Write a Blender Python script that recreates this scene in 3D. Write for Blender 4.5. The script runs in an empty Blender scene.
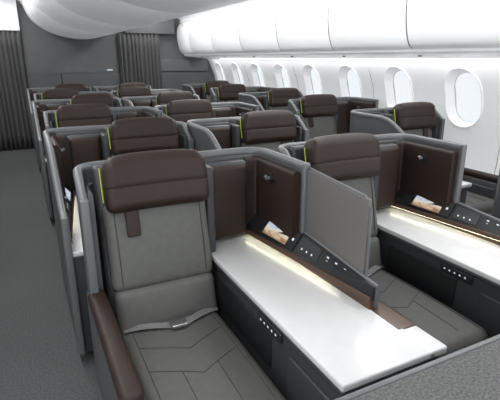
import bpy, bmesh, math
from mathutils import Vector, Matrix
sc=bpy.context.scene
try: sc.view_settings.view_transform='Standard'
except Exception: pass
COL=sc.collection
# ---------------------------------------------------------------- materials
def mat(name,col,rough=.5,metal=0,noise=0,nscale=60,bump=0,bscale=200,emit=None,es=0,spec=.5,voronoi=False,coat=0):
    m=bpy.data.materials.new(name); m.use_nodes=True
    nt=m.node_tree; b=nt.nodes['Principled BSDF']
    b.inputs['Base Color'].default_value=(*col,1); b.inputs['Roughness'].default_value=rough
    b.inputs['Metallic'].default_value=metal
    b.inputs['Specular IOR Level'].default_value=spec
    b.inputs['Coat Weight'].default_value=coat
    tc=nt.nodes.new('ShaderNodeTexCoord')
    if noise:
        n=nt.nodes.new('ShaderNodeTexNoise'); n.inputs['Scale'].default_value=nscale; n.inputs['Detail'].default_value=3
        nt.links.new(tc.outputs['Object'],n.inputs['Vector'])
        r=nt.nodes.new('ShaderNodeValToRGB')
        r.color_ramp.elements[0].position=.35; r.color_ramp.elements[1].position=.65
        r.color_ramp.elements[0].color=(*[c*(1-noise) for c in col],1)
        r.color_ramp.elements[1].color=(*[min(1,c*(1+noise)) for c in col],1)
        nt.links.new(n.outputs['Fac'],r.inputs['Fac']); nt.links.new(r.outputs['Color'],b.inputs['Base Color'])
    if bump:
        n=nt.nodes.new('ShaderNodeTexVoronoi' if voronoi else 'ShaderNodeTexNoise'); n.inputs['Scale'].default_value=bscale
        nt.links.new(tc.outputs['Object'],n.inputs['Vector'])
        bp=nt.nodes.new('ShaderNodeBump'); bp.inputs['Strength'].default_value=bump; bp.inputs['Distance'].default_value=.002
        nt.links.new(n.outputs[0],bp.inputs['Height']); nt.links.new(bp.outputs['Normal'],b.inputs['Normal'])
    if emit:
        b.inputs['Emission Color'].default_value=(*emit,1); b.inputs['Emission Strength'].default_value=es
    return m
M={}
M['leather']=mat('grey_leather',(.092,.093,.087),.55,noise=.05,nscale=30,bump=.25,bscale=260,voronoi=True,spec=.35)
M['stitch']=mat('seam_thread',(.035,.035,.033),.8)
M['brown']=mat('brown_leather',(.024,.0138,.0105),.5,noise=.06,nscale=30,bump=.2,bscale=260,voronoi=True,spec=.3)
M['shell']=mat('shell_grey_satin',(.068,.071,.075),.38,noise=.03,nscale=8)
M['rim']=mat('shell_rim_grey',(.115,.12,.125),.35)
M['dark']=mat('dark_grey_panel',(.035,.037,.040),.42,noise=.05,nscale=10)
M['darker']=mat('charcoal_plastic',(.013,.014,.015),.4)
M['white']=mat('solid_surface_white',(.62,.625,.625),.28,noise=.015,nscale=20,coat=.2)
M['wall']=mat('cabin_white_liner_glow',(.85,.86,.87),.5,noise=.01,nscale=5,emit=(.97,.98,1),es=.17)  # emission adds an even glow to the unlit liner to lift its shade
M['bin']=mat('bin_white_glow',(.82,.83,.84),.30,noise=.01,nscale=4,emit=(.97,.98,1),es=.14)  # bins are no lamps; glow added to brighten their dark undersides
M['seam']=mat('seam_gap',(.16,.165,.17),.7)
M['carpet']=mat('aisle_carpet',(.074,.076,.077),.95,noise=.32,nscale=110,bump=.5,bscale=180)
M['part']=mat('partition_grey',(.125,.127,.13),.6,noise=.04,nscale=6)
M['partd']=mat('partition_lower_grey',(.08,.082,.085),.6,noise=.04,nscale=6)
M['curtain']=mat('curtain_cloth',(.085,.086,.086),.85,noise=.1,nscale=60,bump=.3)
M['divider']=mat('divider_taupe',(.13,.125,.117),.45,noise=.03,nscale=120)
M['green']=mat('lime_piping',(.38,.50,.05),.5)
M['metal']=mat('buckle_metal',(.6,.6,.6),.25,1)
M['belt']=mat('belt_webbing',(.15,.15,.15),.7,noise=.2,nscale=200)
M['icon']=mat('icon_light',(.5,.55,.6),.5,emit=(.8,.9,1),es=.35)
M['led']=mat('warm_led_strip',(1,.95,.8),.5,emit=(1,.94,.68),es=6.5)
M['wood']=mat('bronze_trim',(.075,.040,.025),.35)
M['fabric']=mat('woven_grey_fabric',(.095,.095,.095),.85,noise=.35,nscale=140,bump=.8,bscale=160)
def screen_mat():
    m=bpy.data.materials.new('handset_screen'); m.use_nodes=True; nt=m.node_tree; b=nt.nodes['Principled BSDF']
    tc=nt.nodes.new('ShaderNodeTexCoord'); sp=nt.nodes.new('ShaderNodeSeparateXYZ'); nt.links.new(tc.outputs['Generated'],sp.inputs[0])
    n=nt.nodes.new('ShaderNodeTexNoise'); n.inputs['Scale'].default_value=4; nt.links.new(tc.outputs['Generated'],n.inputs['Vector'])
    ad=nt.nodes.new('ShaderNodeMath'); ad.operation='MULTIPLY_ADD'; ad.inputs[1].default_value=.6; nt.links.new(n.outputs['Fac'],ad.inputs[0])
    nt.links.new(sp.outputs[2],ad.inputs[2])
    r=nt.nodes.new('ShaderNodeValToRGB'); e=r.color_ramp.elements
    e[0].position=.25; e[0].color=(.08,.06,.05,1); e[1].position=1; e[1].color=(.25,.42,.65,1)
    x=e.new(.45); x.color=(.45,.24,.12,1); x=e.new(.62); x.color=(.85,.72,.5,1); x=e.new(.78); x.color=(.8,.85,.9,1)
    nt.links.new(ad.outputs[0],r.inputs['Fac'])
    b.inputs['Base Color'].default_value=(.02,.02,.02,1)
    nt.links.new(r.outputs['Color'],b.inputs['Emission Color']); b.inputs['Emission Strength'].default_value=.75
    return m
M['screen']=screen_mat()
def glass_mat():
    m=bpy.data.materials.new('window_pane'); m.use_nodes=True; nt=m.node_tree; nt.nodes.clear()
    o=nt.nodes.new('ShaderNodeOutputMaterial'); t=nt.nodes.new('ShaderNodeBsdfTransparent'); g=nt.nodes.new('ShaderNodeBsdfGlossy'); mx=nt.nodes.new('ShaderNodeMixShader')
    t.inputs['Color'].default_value=(.43,.44,.445,1); g.inputs['Roughness'].default_value=.05; mx.inputs[0].default_value=.04
    nt.links.new(t.outputs[0],mx.inputs[1]); nt.links.new(g.outputs[0],mx.inputs[2]); nt.links.new(mx.outputs[0],o.inputs[0])
    return m
M['glass']=glass_mat()
# ---------------------------------------------------------------- mesh helpers
def mkobj(name,verts,faces,m,parent=None,smooth=True,flip=False):
    me=bpy.data.meshes.new(name); me.from_pydata([tuple(v) for v in verts],[],[tuple(f) for f in faces])
    bm=bmesh.new(); bm.from_mesh(me); bmesh.ops.remove_doubles(bm,verts=bm.verts,dist=1e-5)
    bmesh.ops.recalc_face_normals(bm,faces=bm.faces)
    bm.to_mesh(me); bm.free()
    me.materials.append(M[m] if isinstance(m,str) else m)
    if smooth:
        for p in me.polygons: p.use_smooth=True
        try: me.set_sharp_from_angle(angle=math.radians(38))
        except Exception: pass
    ob=bpy.data.objects.new(name,me); COL.objects.link(ob)
    if parent: ob.parent=parent
    return ob
def rbox_data(x0,x1,y0,y1,z0,z1,r=.01,seg=3,bulge=(0,0,0),n=1,deform=None):
    c=Vector(((x0+x1)/2,(y0+y1)/2,(z0+z1)/2)); h=[(x1-x0)/2,(y1-y0)/2,(z1-z0)/2]
    r=min(r,min(h)*.98)
    def cl(hh):
        a=[-hh+r*i/seg for i in range(seg)]
        b=[(-(hh-r))+2*(hh-r)*i/n for i in range(n+1)]
        return a+b+[-v for v in reversed(a)]
    L=[cl(v) for v in h]; V=[];F=[]
    def mp(p):
        q=Vector([max(-(h[i]-r),min(h[i]-r,p[i])) for i in range(3)]); d=Vector(p)-q
        if d.length>1e-9: d=d.normalized()*r
        P=q+d
        for i in range(3):
            if bulge[i]:
                k=1
                for j in range(3):
                    if j!=i: k*=max(0,1-(P[j]/h[j])**2)**.6
                P[i]+=bulge[i]*k*(P[i]/h[i])
        P=P+c
        if deform: P=Vector(deform(P))
        return P
    for ax in range(3):
        a,b=[(1,2),(2,0),(0,1)][ax]
        for s in (-1,1):
            base=len(V)
            for u in L[a]:
                for w in L[b]:
                    p=[0,0,0]; p[ax]=s*h[ax]; p[a]=u; p[b]=w; V.append(mp(p))
            nb=len(L[b])
            for i in range(len(L[a])-1):
                for j in range(nb-1):
                    k=base+i*nb+j; F.append((k,k+1,k+nb+1,k+nb))
    return V,F
def fillet(pts,rad,seg=6):
    out=[Vector(pts[0])]
    for i in range(1,len(pts)-1):
        p0,p,p1=Vector(pts[i-1]),Vector(pts[i]),Vector(pts[i+1])
        r=rad if not isinstance(rad,(list,tuple)) else rad[i]
        a=(p0-p).normalized(); b=(p1-p).normalized(); r2=min(r,(p0-p).length*.49,(p1-p).length*.49)
        A=p+a*r2; B=p+b*r2
        for k in range(seg+1):
            t=k/seg; out.append(A*(1-t)**2+p*2*t*(1-t)+B*t*t)
    out.append(Vector(pts[-1])); return out
def sweep_data(path,z0,z1,th):
    n=len(path); V=[];F=[]; prof_n=None
    for i,p in enumerate(path):
        a=path[max(0,i-1)]; b=path[min(n-1,i+1)]; t=(b-a).normalized(); nn=Vector((-t.y,t.x))
        top=z1(p.x,p.y) if callable(z1) else z1
        bot=z0(p.x,p.y) if callable(z0) else z0
        prof=[(-th/2,bot),(-th/2,top-th/2)]+[(-th/2*math.cos(math.pi*k/6),top-th/2+th/2*math.sin(math.pi*k/6)) for k in range(1,6)]+[(th/2,top-th/2),(th/2,bot)]
        prof_n=len(prof)
        for o,z in prof: V.append((p.x+nn.x*o,p.y+nn.y*o,z))
    for i in range(n-1):
        for j in range(prof_n):
            k=i*prof_n+j; k2=i*prof_n+(j+1)%prof_n
            F.append((k,k2,k2+prof_n,k+prof_n))
    F.append(tuple(range(prof_n))); F.append(tuple((n-1)*prof_n+j for j in range(prof_n)))
    return V,F
def tube_data(pts,r,seg=6):
    pts=[Vector(p) for p in pts]; V=[];F=[]
    for i,p in enumerate(pts):
        t=(pts[min(len(pts)-1,i+1)]-pts[max(0,i-1)]).normalized()
        up=Vector((0,0,1)) if abs(t.z)<.9 else Vector((1,0,0))
        a=t.cross(up).normalized(); b=a.cross(t)
        for k in range(seg):
            an=2*math.pi*k/seg; V.append(p+a*r*math.cos(an)+b*r*math.sin(an))
    for i in range(len(pts)-1):
        for k in range(seg):
            F.append((i*seg+k,i*seg+(k+1)%seg,(i+1)*seg+(k+1)%seg,(i+1)*seg+k))
    F.append(tuple(range(seg))); F.append(tuple((len(pts)-1)*seg+k for k in range(seg)))
    return V,F
def cyl_data(c,axis,r,l,seg=20):
    a=Vector(axis).normalized(); c=Vector(c)
    return tube_data([c-a*l/2,c+a*l/2],r,seg)
def empty(name,loc=(0,0,0)):
    e=bpy.data.objects.new(name,None); COL.objects.link(e); e.location=loc; e.empty_display_size=.1; return e
# ---------------------------------------------------------------- seat unit
REC=math.radians(13.6)
def rec(P):  # recline frame: x, y(depth), z(height along back)
    x,y,z=P
    return (x,-.34+y*math.cos(REC)+z*math.sin(REC),.42-y*math.sin(REC)+z*math.cos(REC))
def build_unit(mirror,front,divider):
    parts=[]
    X=(lambda x:1-x) if mirror else (lambda x:x)
    def add(name,data,m):
        V,F=data
        ob=mkobj(name,[(X(v[0]),v[1],v[2]) for v in V],F,m); parts.append(ob); return ob
    def box(name,x0,x1,y0,y1,z0,z1,m,r=.01,**k): return add(name,rbox_data(x0,x1,y0,y1,z0,z1,r,**k),m)
    ys=front; isfront=ys<-1.15
    # seat base and cushion
    box('seat_base',.12,.60,-.98,-.12,.05,.33,'dark',.03)
    box('leg_rest',.15,.595,-1.06,-.98,.08,.36,'leather',.04,bulge=(0,.015,0),n=6)
    box('seat_cushion',.135,.602,-1.04,-.27,.29,.425,'leather',.05,seg=5,bulge=(0,0,.022),n=8)
    def panz(x,y):
        px=(x-.3685)/.2335; py=(y+.655)/.385
        return .425+.022*(max(0,(1-px*px))*max(0,(1-py*py)))**.6+.0005
    def drape(name,pl,r=.0016):
        out=[]
        for a,b in zip(pl[:-1],pl[1:]):
            for k in range(8):
                t=k/8; x=a[0]*(1-t)+b[0]*t; y=a[1]*(1-t)+b[1]*t; out.append((x,y,panz(x,y)))
        out.append((pl[-1][0],pl[-1][1],panz(*pl[-1])))
        add(name,tube_data(out,r),'stitch')
    drape('seam_pan_left',[(.19,-1.0),(.19,-.36)]); drape('seam_pan_right',[(.548,-1.0),(.548,-.36)])
    drape('seam_chevron_1',[(.19,-.50),(.37,-.60),(.548,-.50)])
    drape('seam_chevron_2',[(.19,-.66),(.30,-.72),(.30,-.98)]); drape('seam_chevron_3',[(.548,-.66),(.44,-.72),(.44,-.98)])
    drape('seam_chevron_4',[(.30,-.72),(.37,-.76),(.44,-.72)])
    # back
    def R(name,x0,x1,y0,y1,z0,z1,m,r,**k):
        d=k.pop('deform',None)
        f=(lambda P:rec(d(P))) if d else rec
        return add(name,rbox_data(x0,x1,y0,y1,z0,z1,r,deform=f,**k),m)
    R('lumbar_cushion',.145,.602,-.012,.10,-.04,.185,'leather',.035,seg=4,bulge=(0,.012,0),n=8)
    R('back_cushion',.145,.606,0,.10,.17,.56,'leather',.035,seg=4,bulge=(0,.012,0),n=8)
    R('back_frame',.13,.625,.08,.13,0,.73,'dark',.03)
    for sx in (.185,.565):
        add('seam_back',tube_data([rec((sx,-.003-.006*math.sin(math.pi*t/10),.20+.033*t)) for t in range(11)],.002),'stitch')
    def wing(P):
        u=(P[0]-.382)/.23
        return (P[0]-.012*u*max(0,(P[2]-.6))*4, P[1]-.035*abs(u)**3, P[2]-.02*abs(u)**4*(1 if P[2]>.65 else .2))
    R('headrest_upper',.153,.608,-.050,.075,.60,.760,'brown',.045,seg=5,bulge=(0,.008,.008),n=10,deform=wing)
    R('headrest_lower',.156,.606,-.047,.07,.52,.655,'brown',.04,seg=5,bulge=(0,.008,0),n=10,deform=wing)
    sx0=.228
    R('headrest_strap',sx0,sx0+.058,-.022,-.008,.41,.55,'brown',.007)
    gx=.149 if not mirror else .615
    add('lime_piping_edge',tube_data([rec((gx,-.012,.57+.018*t)) for t in range(9)],.0028 if isfront else .0034),'green')
    # belt
    for s,e in (((.16,-.345),(.355,-.42)),((.40,-.43),(.59,-.345))):
        V=[];F=[]
        for k in range(9):
            t=k/8; x=s[0]*(1-t)+e[0]*t; y=s[1]*(1-t)+e[1]*t; z=panz(x,y)+.006+.02*math.sin(math.pi*t)*.4
            V+= [(x,y-.02,z),(x,y+.02,z+.004)]
        for k in range(8): F.append((2*k,2*k+1,2*k+3,2*k+2))
        add('seat_belt_strap',(V,F),'belt')
    box('seat_belt_buckle',.345,.415,-.458,-.403,.452,.470,'metal',.006)
    # armrest
    box('armrest_pad',.04,.115,-.95,-.24,.548,.605,'brown',.024,seg=4)
    box('armrest_panel',.048,.108,-.93,-.10,.07,.55,'shell',.02)
    box('armrest_inner',.106,.135,-.92,-.2,.1,.50,'dark',.01)
    # shell
    path=fillet([(.070,-.26),(.070,0),(.99,0),(.99,-.45)],[0,.13,.13,0],8)
    def top(x,y):
        t=1.105
        if x<.3 and y<-.10: t-= .10*((-.10-y)/.16)**2
        return t
    add('outer_shell',sweep_data(path,.06,top,.030),'shell')
    add('shell_rim',sweep_data(path,lambda x,y:top(x,y)-.022,lambda x,y:top(x,y)+.005,.036),'rim')
    box('shell_edge_rim',.052,.088,-.275,-.252,.56,1.012,'rim',.008)
    if not mirror: box('shell_edge_rim_inner',.972,1.008,-.465,-.440,.70,1.110,'rim',.010)
    p2=fillet([(.100,-.23),(.100,-.04),(.62,-.04)],[0,.1,0],6)
    add('inner_liner',sweep_data(p2,.45,lambda x,y:1.03,.02),'shell')
    # fillers
    box('side_column',.612,.655,-.20,-.02,.30,1.07,'dark',.012)
    box('back_liner',.64,.93,-.06,-.02,.62,1.08,'dark',.012)
    box('literature_pocket_frame',.652,.868,-.115,-.055,.672,1.065,'dark',.02)
    box('literature_pocket',.662,.858,-.135,-.09,.685,1.052,'brown',.02,bulge=(0,.006,0),n=5)
    box('pocket_label',.67,.676,-.139,-.134,.80,.83,'icon',.001)
    pw=fillet([(.875,-.055),(.955,-.055),(.955,-.435)],[0,.07,0],8)
    add('wing_pad',sweep_data(pw,.70,1.07,.04),'brown')
    add('coat_hook_plate',cyl_data((.93,-.24,1.0),(1,0,0),.022,.02),'darker')
    add('coat_hook',tube_data([(.93,-.24,1.0),(.905,-.24,1.0),(.90,-.24,1.012)],.009,10),'rim')
    # console
    box('console_body',.632,.985,ys+.02,-.05,.06,.615,'dark',.012)
    box('console_top',.618,.99,ys,-.05,.622,.65,'white',.008)
    box('console_top_edge',.622,.988,ys+.006,-.06,.608,.624,'shell',.005)
    if isfront:
        box('console_top_corner',.96,1.045,ys,-1.10,.6215,.6503,'white',.008)
        box('console_corner_inlay',.965,1.045,-1.10,-.90,.6215,.6515,'wood',.006)
        box('console_corner_body',.96,1.035,ys+.02,-1.01,.06,.61,'dark',.01)
    box('cabinet_door',.622,.636,ys+.05,-.93 if isfront else -.86,.12,.545,'dark',.006)
    box('side_panel_trim',.624,.636,-.80,-.34,.40,.555,'darker',.006)
    box('control_strip',.620,.634,-.88,-.70,.560,.600,'darker',.007)
    for i in range(5):
        box('control_icon',.6185,.6205,-.850+i*.029,-.842+i*.029,.577,.585,'icon',.0005)
    box('outer_side_panel',.983,1.0,ys+.02,-.02,.06,.62 if isfront else .745,'shell',.006)
    box('kick_plate',.99,.998,ys+.05,-.05,.03,.09,'darker',.003)
    if mirror:
        # aisle-side wing sweeps forward and down to shield the console
        def tw(x,y):
            t=min(1,max(0,(-.44-y)/.62)); s=t*t*(3-2*t); return 1.105-.275*s
        wp=[Vector((.992,-.43-.64*k/14)) for k in range(15)]
        add('aisle_wing',sweep_data(wp,.06,tw,.026),'shell')
        add('aisle_wing_rim',sweep_data(wp,lambda x,y:tw(x,y)-.022,lambda x,y:tw(x,y)+.005,.034),'rim')
        add('aisle_wing_liner',sweep_data([Vector((.974,-.44-.4*k/8)) for k in range(9)],.74,lambda x,y:tw(x,y)-.04,.012),'brown')
        box('aisle_wing_end',.975,1.009,-1.085,-1.065,.08,.835,'rim',.008)
    # ledge with controls
    y0,y1=-.08,-.95
    def xl(y): t=(y-y0)/(y1-y0); return .862+.105*t
    def zt(y): t=(y-y0)/(y1-y0); return .815-.075*t
    V=[];F=[];N=16
    for i in range(N+1):
        y=y0+(y1-y0)*i/N; a=xl(y)
        V+=[(a,y,.682),(a,y,.695),(a+.012*(1-i/N)+.002,y,.702),(.976,y,zt(y)),(.985,y,zt(y)),(.985,y,.682)]
    for i in range(N):
        for j in range(6):
            F.append((i*6+j,i*6+(j+1)%6,(i+1)*6+(j+1)%6,(i+1)*6+j))
    F.append(tuple(range(6))); F.append(tuple(N*6+j for j in range(6)))
    add('control_ledge',(V,F),'darker')
    ysamp=[y0+(y1-y0)*k/N for k in range(N+1)]
    add('ledge_trim',sweep_data([Vector((xl(y)-.003,y)) for y in ysamp],.679,.702,.009),'wood')
    add('ledge_led',sweep_data([Vector((xl(y)+.012,y)) for y in ysamp[:-1]],.672,.681,.008),'led')
    add('ledge_support',sweep_data([Vector((xl(y)*.35+.975*.65,y)) for y in ysamp],.648,.690,.02),'wood')
    def fp(y,t,o=.0):
        a=Vector((xl(y)+.014,y,.702)); b=Vector((.976,y,zt(y))); n=Vector((-(b.z-a.z),0,(b.x-a.x))).normalized()
        return a+(b-a)*t+n*o
    def plate(name,ya,yb,ta,tb,th,m):
        V=[fp(ya,ta,th),fp(yb,ta,th),fp(yb,tb,th),fp(ya,tb,th),fp(ya,ta,-.002),fp(yb,ta,-.002),fp(yb,tb,-.002),fp(ya,tb,-.002)]
        F=[(0,1,2,3),(0,1,5,4),(1,2,6,5),(2,3,7,6),(3,0,4,7),(4,5,6,7)]
        ob=mkobj(name,[(X(v[0]),v[1],v[2]) for v in V],F,m,smooth=False); parts.append(ob)
    plate('handset_body',-.20,-.47,.04,.98,.010,'darker')
    plate('handset_screen',-.225,-.41,.10,.92,.0115,'screen')
    plate('handset_button',-.435,-.447,.45,.58,.0115,'icon')
    plate('remote_body',-.49,-.63,.12,.9,.008,'dark')
    for i in range(3):
        plate('remote_button',-.515-i*.035,-.523-i*.035,.30,.40,.0095,'icon')
    plate('service_panel',-.65,-.91,.10,.92,.002,'darker')
    for i in range(4):
        for j in range(3):
            plate('button',-.67-i*.055,-.683-i*.055,.20+j*.25,.30+j*.25,.0035,'icon')
    add('ledge_fence',sweep_data([Vector((.992,-.44)),Vector((.992,-.7)),Vector((.992,-.955))],.6,lambda x,y:zt(y)+.008,.016),'rim')
    if divider:
        def sk(P):
            t=(-.45-P[1])/.42
            return (P[0],P[1],P[2]-.03*t*((P[2]-.74)/.35))
        add('divider_panel',rbox_data(.992,1.006,-.87,-.46,.735,1.085,.006,deform=sk),'divider')
        q=[(-.47,.735),(-.47,1.088),(-.84,1.060),(-.875,1.02),(-.88,.735)]
        add('divider_frame',tube_data([(.999,a,b) for a,b in q],.006,8),'rim')
    return parts
def join_parts(parts,name):
    bm=bmesh.new(); mats=[]
    for o in parts:
        mt=o.data.materials[0]
        if mt not in mats: mats.append(mt)
        idx=mats.index(mt); n0=len(bm.faces); bm.from_mesh(o.data); bm.faces.ensure_lookup_table()
        for f in bm.faces[n0:]: f.material_index=idx
    me=bpy.data.meshes.new(name); bm.to_mesh(me); bm.free()
    for m_ in mats: me.materials.append(m_)
    for o in parts: bpy.data.objects.remove(o)
    return me
PITCH=1.17; YB=2.08
def group(parts,loc):
    e=empty('business_class_seat',loc)
    for p in parts: p.parent=e
    return e
group(build_unit(False,-1.24,True),(.10,YB,0))
group(build_unit(False,-1.24,False),(1.105,YB,0))
meA=join_parts(build_unit(False,-1.07,True),'seat_unit_mesh')
meA2=join_parts(build_unit(False,-1.07,False),'seat_unit_plain_mesh')
meB=join_parts(build_unit(True,-1.07,False),'seat_unit_mirrored_mesh')
def inst(me,loc):
    o=bpy.data.objects.new('business_class_seat',me); COL.objects.link(o); o.location=loc; return o
XR=2.58; XL=-1.62
for r in range(0,6):
    yb=YB+PITCH*r
    if r>0:
        if r%2==0: inst(meA,(.10,yb,0)); inst(meA2,(1.07,yb,0))
        else: inst(meB,(.10,yb,0)); inst(meB,(1.06,yb,0))
    inst(meA2 if r%2==0 else meB,(XR,yb-(.27 if r==0 else 0),0))
    if r>0: inst(meB if r%2==0 else meA2,(XL,yb,0))
# foreground partition
def wb(name,x0,x1,y0,y1,z0,z1,m,r=.01,parent=None,**k):
    V,F=rbox_data(x0,x1,y0,y1,z0,z1,r,**k); return mkobj(name,V,F,m,parent)
e=empty('front_console_partition',(0,0,0))
wb('cabinet_body',.56,2.08,.22,.65,.03,.76,'dark',.02,e)
wb('fabric_top',.53,2.10,.20,.665,.76,.80,'fabric',.012,e)
wb('edge_trim',.525,2.105,.660,.675,.765,.803,'rim',.006,e)
wb('side_trim',.517,.531,.20,.67,.765,.803,'rim',.006,e)
# ---------------------------------------------------------------- room
Y0,Y1=-1.3,9.0
V,F=rbox_data(-1.8,3.8,Y0,Y1+.3,-.06,0,.005); mkobj('floor',V,F,'carpet')
ZTOP=1.53
WP=[(0,3.62),(.45,3.69),(.9,3.71),(1.2,3.67),(1.5,3.55),(1.68,3.42)]
def wx(z):
    if z<=WP[0][0]: return WP[0][1]
    for i in range(len(WP)-1):
        if z<=WP[i+1][0]:
            t=(z-WP[i][0])/(WP[i+1][0]-WP[i][0])
            p0=WP[max(0,i-1)][1];p1=WP[i][1];p2=WP[i+1][1];p3=WP[min(len(WP)-1,i+2)][1]
            return .5*((2*p1)+(-p0+p2)*t+(2*p0-5*p1+4*p2-p3)*t*t+(-p0+3*p1-3*p2+p3)*t**3)
    return WP[-1][1]
WPI=.817; WY=2.93; HW,HH,HR=.158,.230,.150; WZ=1.195
def hole(a,s=0):
    hw,hh,r=HW+s,HH+s,HR+s
    d=Vector((math.cos(a),math.sin(a)))
    lo,hi=0,1
    for _ in range(24):
        m_=(lo+hi)/2; p=d*m_; qx=max(0,abs(p.x)-(hw-r)); qy=max(0,abs(p.y)-(hh-r))
        if abs(p.x)<hw and abs(p.y)<hh and math.hypot(qx,qy)<r: lo=m_
        else: hi=m_
    return d*lo
ZA,ZB=.85,1.485
def wall(side):
    V=[];F=[]; PV=[];PF=[]
    tx=(lambda x:x) if side=='right' else (lambda x:2.05-x)
    def grid(ya,yb,za,zb,ny,nz):
        base=len(V)
        for i in range(ny+1):
            for j in range(nz+1):
                z=za+(zb-za)*j/nz; V.append((tx(wx(z)),ya+(yb-ya)*i/ny,z))
        for i in range(ny):
            for j in range(nz):
                k=base+i*(nz+1)+j; F.append((k,k+1,k+nz+2,k+nz+1))
    n0=-5; n1=7
    ys=WY+WPI*(n0-.5); ye=WY+WPI*(n1+.5)
    grid(ys,ye+.4,0,ZA,1,10); grid(ys,ye+.4,ZB,ZTOP,1,4); grid(ye,ye+.4,ZA,ZB,1,10)
    hw=WPI/2; hz0=WZ-ZA; hz1=ZB-WZ
    for n in range(n0,n1+1):
        yc=WY+WPI*n
        ang=[2*math.pi*k/48 for k in range(48)]+[math.atan2(hz1,hw),math.atan2(hz1,-hw),math.atan2(-hz0,-hw)+2*math.pi,math.atan2(-hz0,hw)+2*math.pi]
        ang=sorted(ang); NA=len(ang)
        rings=[]
        def outer(a):
            c,s=math.cos(a),math.sin(a); k=min(hw/abs(c) if abs(c)>1e-9 else 9,(hz1 if s>0 else hz0)/abs(s) if abs(s)>1e-9 else 9)
            return Vector((c*k,s*k))
        spec=[]
        for t in (0,.35,.7,1): spec.append(('o',t))
        for s,dp in ((.044,-.012),(.036,-.012),(.026,.014),(.004,.055),(-.004,.090)): spec.append((s,dp))
        for sp in spec:
            ids=[]
            for a in ang:
                if sp[0]=='o': p=outer(a)*(1-sp[1])+hole(a,.048)*sp[1]; d=0
                else: p=hole(a,sp[0]); d=sp[1]
                z=WZ+p.y; V.append((tx(wx(z)+d),yc+p.x,z)); ids.append(len(V)-1)
            rings.append(ids)
        for r0,r1 in zip(rings[:-1],rings[1:]):
            for k in range(NA): F.append((r0[k],r0[(k+1)%NA],r1[(k+1)%NA],r1[k]))
        b=len(PV)
        for a in ang:
            p=hole(a,.004); z=WZ+p.y; PV.append((tx(wx(z)+.080),yc+p.x,z))
        PF.append(tuple(range(b,b+NA)))
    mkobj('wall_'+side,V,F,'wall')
    mkobj('window_panes_'+side,PV,PF,'glass',smooth=False)
    for n in range(n0,n1+1,2):
        y=WY+WPI*(n+.5)
        pts=[(tx(wx(z)-.001),y,z) for z in [.3+.06*k for k in range(20)]]
        V2,F2=tube_data(pts,.0025,4); mkobj('trim_wall_seam',V2,F2,'seam')
wall('right'); wall('left')
# bins -------------------------------------------------------------
def catmull(P,seg=6):
    P=[Vector(p) for p in P]; out=[]
    for i in range(len(P)-1):
        p0=P[max(0,i-1)];p1=P[i];p2=P[i+1];p3=P[min(len(P)-1,i+2)]
        for k in range(seg):
            t=k/seg; out.append(.5*((2*p1)+(-p0+p2)*t+(2*p0-5*p1+4*p2-p3)*t*t+(-p0+3*p1-3*p2+p3)*t**3))
    out.append(P[-1]); return out
def extr(name,prof,ya,yb,m,inset=.012,tx=lambda x:x,base=0):
    n=len(prof); c=sum(prof,Vector((0,0)))/n; V=[];F=[]
    rows=[(ya,inset),(ya+inset*.3,inset*.3),(ya+inset,0),(yb-inset,0),(yb-inset*.3,inset*.3),(yb,inset)]
    for y,ins in rows:
        for i,p in enumerate(prof):
            t=(prof[(i+1)%n]-prof[i-1]).normalized(); nn=Vector((-t.y,t.x))
            if nn.dot(c-p)<0: nn=-nn
            q=p+nn*(ins+base); V.append((tx(q.x),y,q.y))
    for r in range(len(rows)-1):
        for j in range(n): F.append((r*n+j,r*n+(j+1)%n,(r+1)*n+(j+1)%n,(r+1)*n+j))
    F.append(tuple(range(n))); F.append(tuple((len(rows)-1)*n+j for j in range(n)))
    return mkobj(name,V,F,m)
svc=catmull([(3.515,1.545),(3.30,1.560),(3.05,1.582),(2.99,1.60)])+[Vector((3.0,1.64)),Vector((3.515,1.64))]
bp=catmull([(2.985,1.620),(2.935,1.65),(2.895,1.74),(2.868,1.88),(2.865,2.02),(2.895,2.13),(2.95,2.20)])+[Vector((3.45,2.20)),Vector((3.45,1.65)),Vector((3.02,1.65))]
L=1.06
for nm,tx in (('right',lambda x:x),('left',lambda x:2.05-x)):
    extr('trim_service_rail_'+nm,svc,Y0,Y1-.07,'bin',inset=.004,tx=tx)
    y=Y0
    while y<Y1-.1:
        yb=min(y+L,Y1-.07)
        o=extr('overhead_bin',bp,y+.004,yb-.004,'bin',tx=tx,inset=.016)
        if yb<Y1-.1: extr('dark_seam_backing',bp,yb-.014,yb+.014,'seam',inset=.002,base=.007,tx=tx).parent=o  # dark strip added inside the gap to stand in for seam shade
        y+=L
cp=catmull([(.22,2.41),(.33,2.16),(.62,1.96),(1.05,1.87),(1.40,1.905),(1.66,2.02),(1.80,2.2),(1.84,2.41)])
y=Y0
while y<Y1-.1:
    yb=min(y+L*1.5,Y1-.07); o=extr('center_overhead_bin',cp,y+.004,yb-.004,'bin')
    if yb<Y1-.1: extr('dark_seam_backing',cp,yb-.012,yb+.012,'seam',inset=.002,base=.006).parent=o  # same dark backing, darkens the gap between center bins
    y+=L*1.5
def skin(name,pts,m,th=.02):
    pr=[Vector(p) for p in pts]; V=[];F=[]
    for y in (Y0,Y1):
        for p in pr: V.append((p.x,y,p.y))
        for p in reversed(pr): V.append((p.x,y,p.y+th))
    n=len(pr)*2
    for j in range(n): F.append((j,(j+1)%n,n+(j+1)%n,n+j))
    F.append(tuple(range(n))); F.append(tuple(n+j for j in range(n)))
    return mkobj(name,V,F,m)
ce=empty('ceiling')
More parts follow.
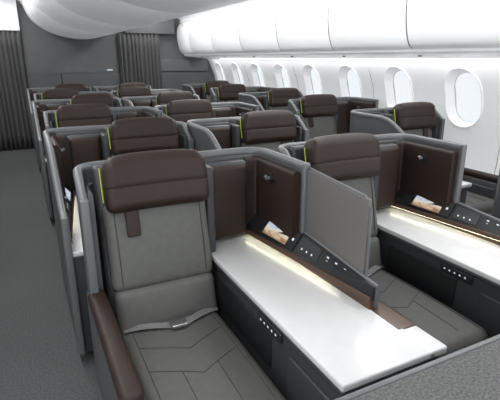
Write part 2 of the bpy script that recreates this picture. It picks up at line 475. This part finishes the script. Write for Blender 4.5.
for nm,pts in (('right_aisle_liner',catmull([(1.78,2.42),(2.0,2.47),(2.45,2.45),(2.8,2.35),(3.02,2.215)])),
               ('left_aisle_liner',catmull([(-.97,2.215),(-.75,2.35),(-.4,2.46),(0,2.51),(.28,2.42)])),
               ('center_backing',[Vector((.2,2.42)),Vector((1.86,2.42))]),
               ('right_bin_backing',[Vector((2.95,2.21)),Vector((3.5,2.21))]),
               ('left_bin_backing',[Vector((-1.45,2.21)),Vector((-.90,2.21))])):
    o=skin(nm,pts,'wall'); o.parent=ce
for k in range(8):
    yy=.9+k*1.06
    V2,F2=cyl_data((3.16,yy,1.568),(0,0,1),.018,.01); mkobj('reading_light',V2,F2,'darker')
# rear partition ----------------------------------------------------
V,F=rbox_data(-1.8,3.8,Y1+.02,Y1+.08,0,2.6,.004); mkobj('wall_rear',V,F,'part')
e=empty('center_partition')
wb('upper_panel',.14,1.74,Y1-.05,Y1+.01,1.30,2.40,'part',.01,e)
wb('lower_panel_left',.14,.70,Y1-.06,Y1+.01,.02,1.285,'partd',.01,e)
wb('lower_panel_right',.71,1.74,Y1-.06,Y1+.01,.02,1.285,'partd',.01,e)
wb('seam_strip',.14,1.74,Y1-.062,Y1-.04,1.285,1.30,'rim',.003,e)
wb('emblem',1.50,1.60,Y1-.066,Y1-.058,1.33,1.35,'icon',.002,e)
e=empty('window_side_partition')
wb('panel_upper',2.52,3.50,Y1-.05,Y1+.01,1.30,1.53,'part',.01,e)
wb('panel_lower',2.52,3.60,Y1-.06,Y1+.01,.02,1.285,'partd',.01,e)
def curtain(name,x0,x1,z0,z1,yc):
    V=[];F=[];n=int((x1-x0)*120); nz=8; pl=(x1-x0)/.075
    for i in range(n+1):
        u=i/n; x=x0+(x1-x0)*u
        for j in range(nz+1):
            w=j/nz; V.append((x+.008*math.sin(u*17+w*3),yc+(.028-.006*w)*math.sin(u*pl*2*math.pi+.5*math.sin(w*2)),z0+(z1-z0)*w))
    for i in range(n):
        for j in range(nz):
            k=i*(nz+1)+j; F.append((k,k+1,k+nz+2,k+nz+1))
    o=mkobj(name,V,F,'curtain'); s=o.modifiers.new('thick','SOLIDIFY'); s.thickness=.006; return o
curtain('aisle_curtain',-.62,.13,.01,1.98,Y1-.12)
curtain('aisle_curtain',1.72,2.50,.01,1.98,Y1-.12)
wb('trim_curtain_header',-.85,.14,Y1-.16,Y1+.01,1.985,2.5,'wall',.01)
wb('trim_curtain_header_right',1.86,2.80,Y1-.16,Y1+.01,1.985,2.42,'part',.01)
wb('trim_left_partition',-1.50,-.62,Y1-.05,Y1+.01,.02,1.53,'part',.01)
# ---------------------------------------------------------------- lights
def area(name,loc,sx,sy,p,rot=(0,0,0),col=(1,1,1)):
    l=bpy.data.lights.new(name,'AREA'); l.shape='RECTANGLE'; l.size=sx; l.size_y=sy; l.energy=p; l.color=col
    o=bpy.data.objects.new(name,l); COL.objects.link(o); o.location=loc; o.rotation_euler=rot; return o
area('ceiling_light_right_aisle',(2.3,3.9,2.43),.3,9.5,92,col=(1,.99,.98))
area('ceiling_light_left_aisle',(-.2,3.9,2.45),.3,9.5,86,col=(1,.99,.98))
area('sidewall_wash_right',(3.44,3.9,1.542),.05,9.8,15,rot=(0,math.radians(-12),0))
area('sidewall_wash_left',(2.05-3.44,3.9,1.542),.05,9.8,13,rot=(0,math.radians(12),0))
area('cove_light_right',(2.99,3.9,2.225),.05,9.8,18,rot=(0,math.radians(150),0))
area('cove_light_center',(1.93,3.9,2.22),.05,9.8,14,rot=(0,math.radians(180),0))
w=bpy.data.worlds.new('daylight'); sc.world=w; w.use_nodes=True
bg=w.node_tree.nodes['Background']; bg.inputs[0].default_value=(.94,.97,1,1); bg.inputs[1].default_value=2.25
# camera
cd=bpy.data.cameras.new('camera'); cam=bpy.data.objects.new('camera',cd); COL.objects.link(cam); sc.camera=cam
cam.location=(0,0,1.55); cam.rotation_euler=(math.radians(90-17.5),0,math.radians(-26.5)); cd.sensor_width=36; cd.lens=450/500*36; cd.clip_start=.05
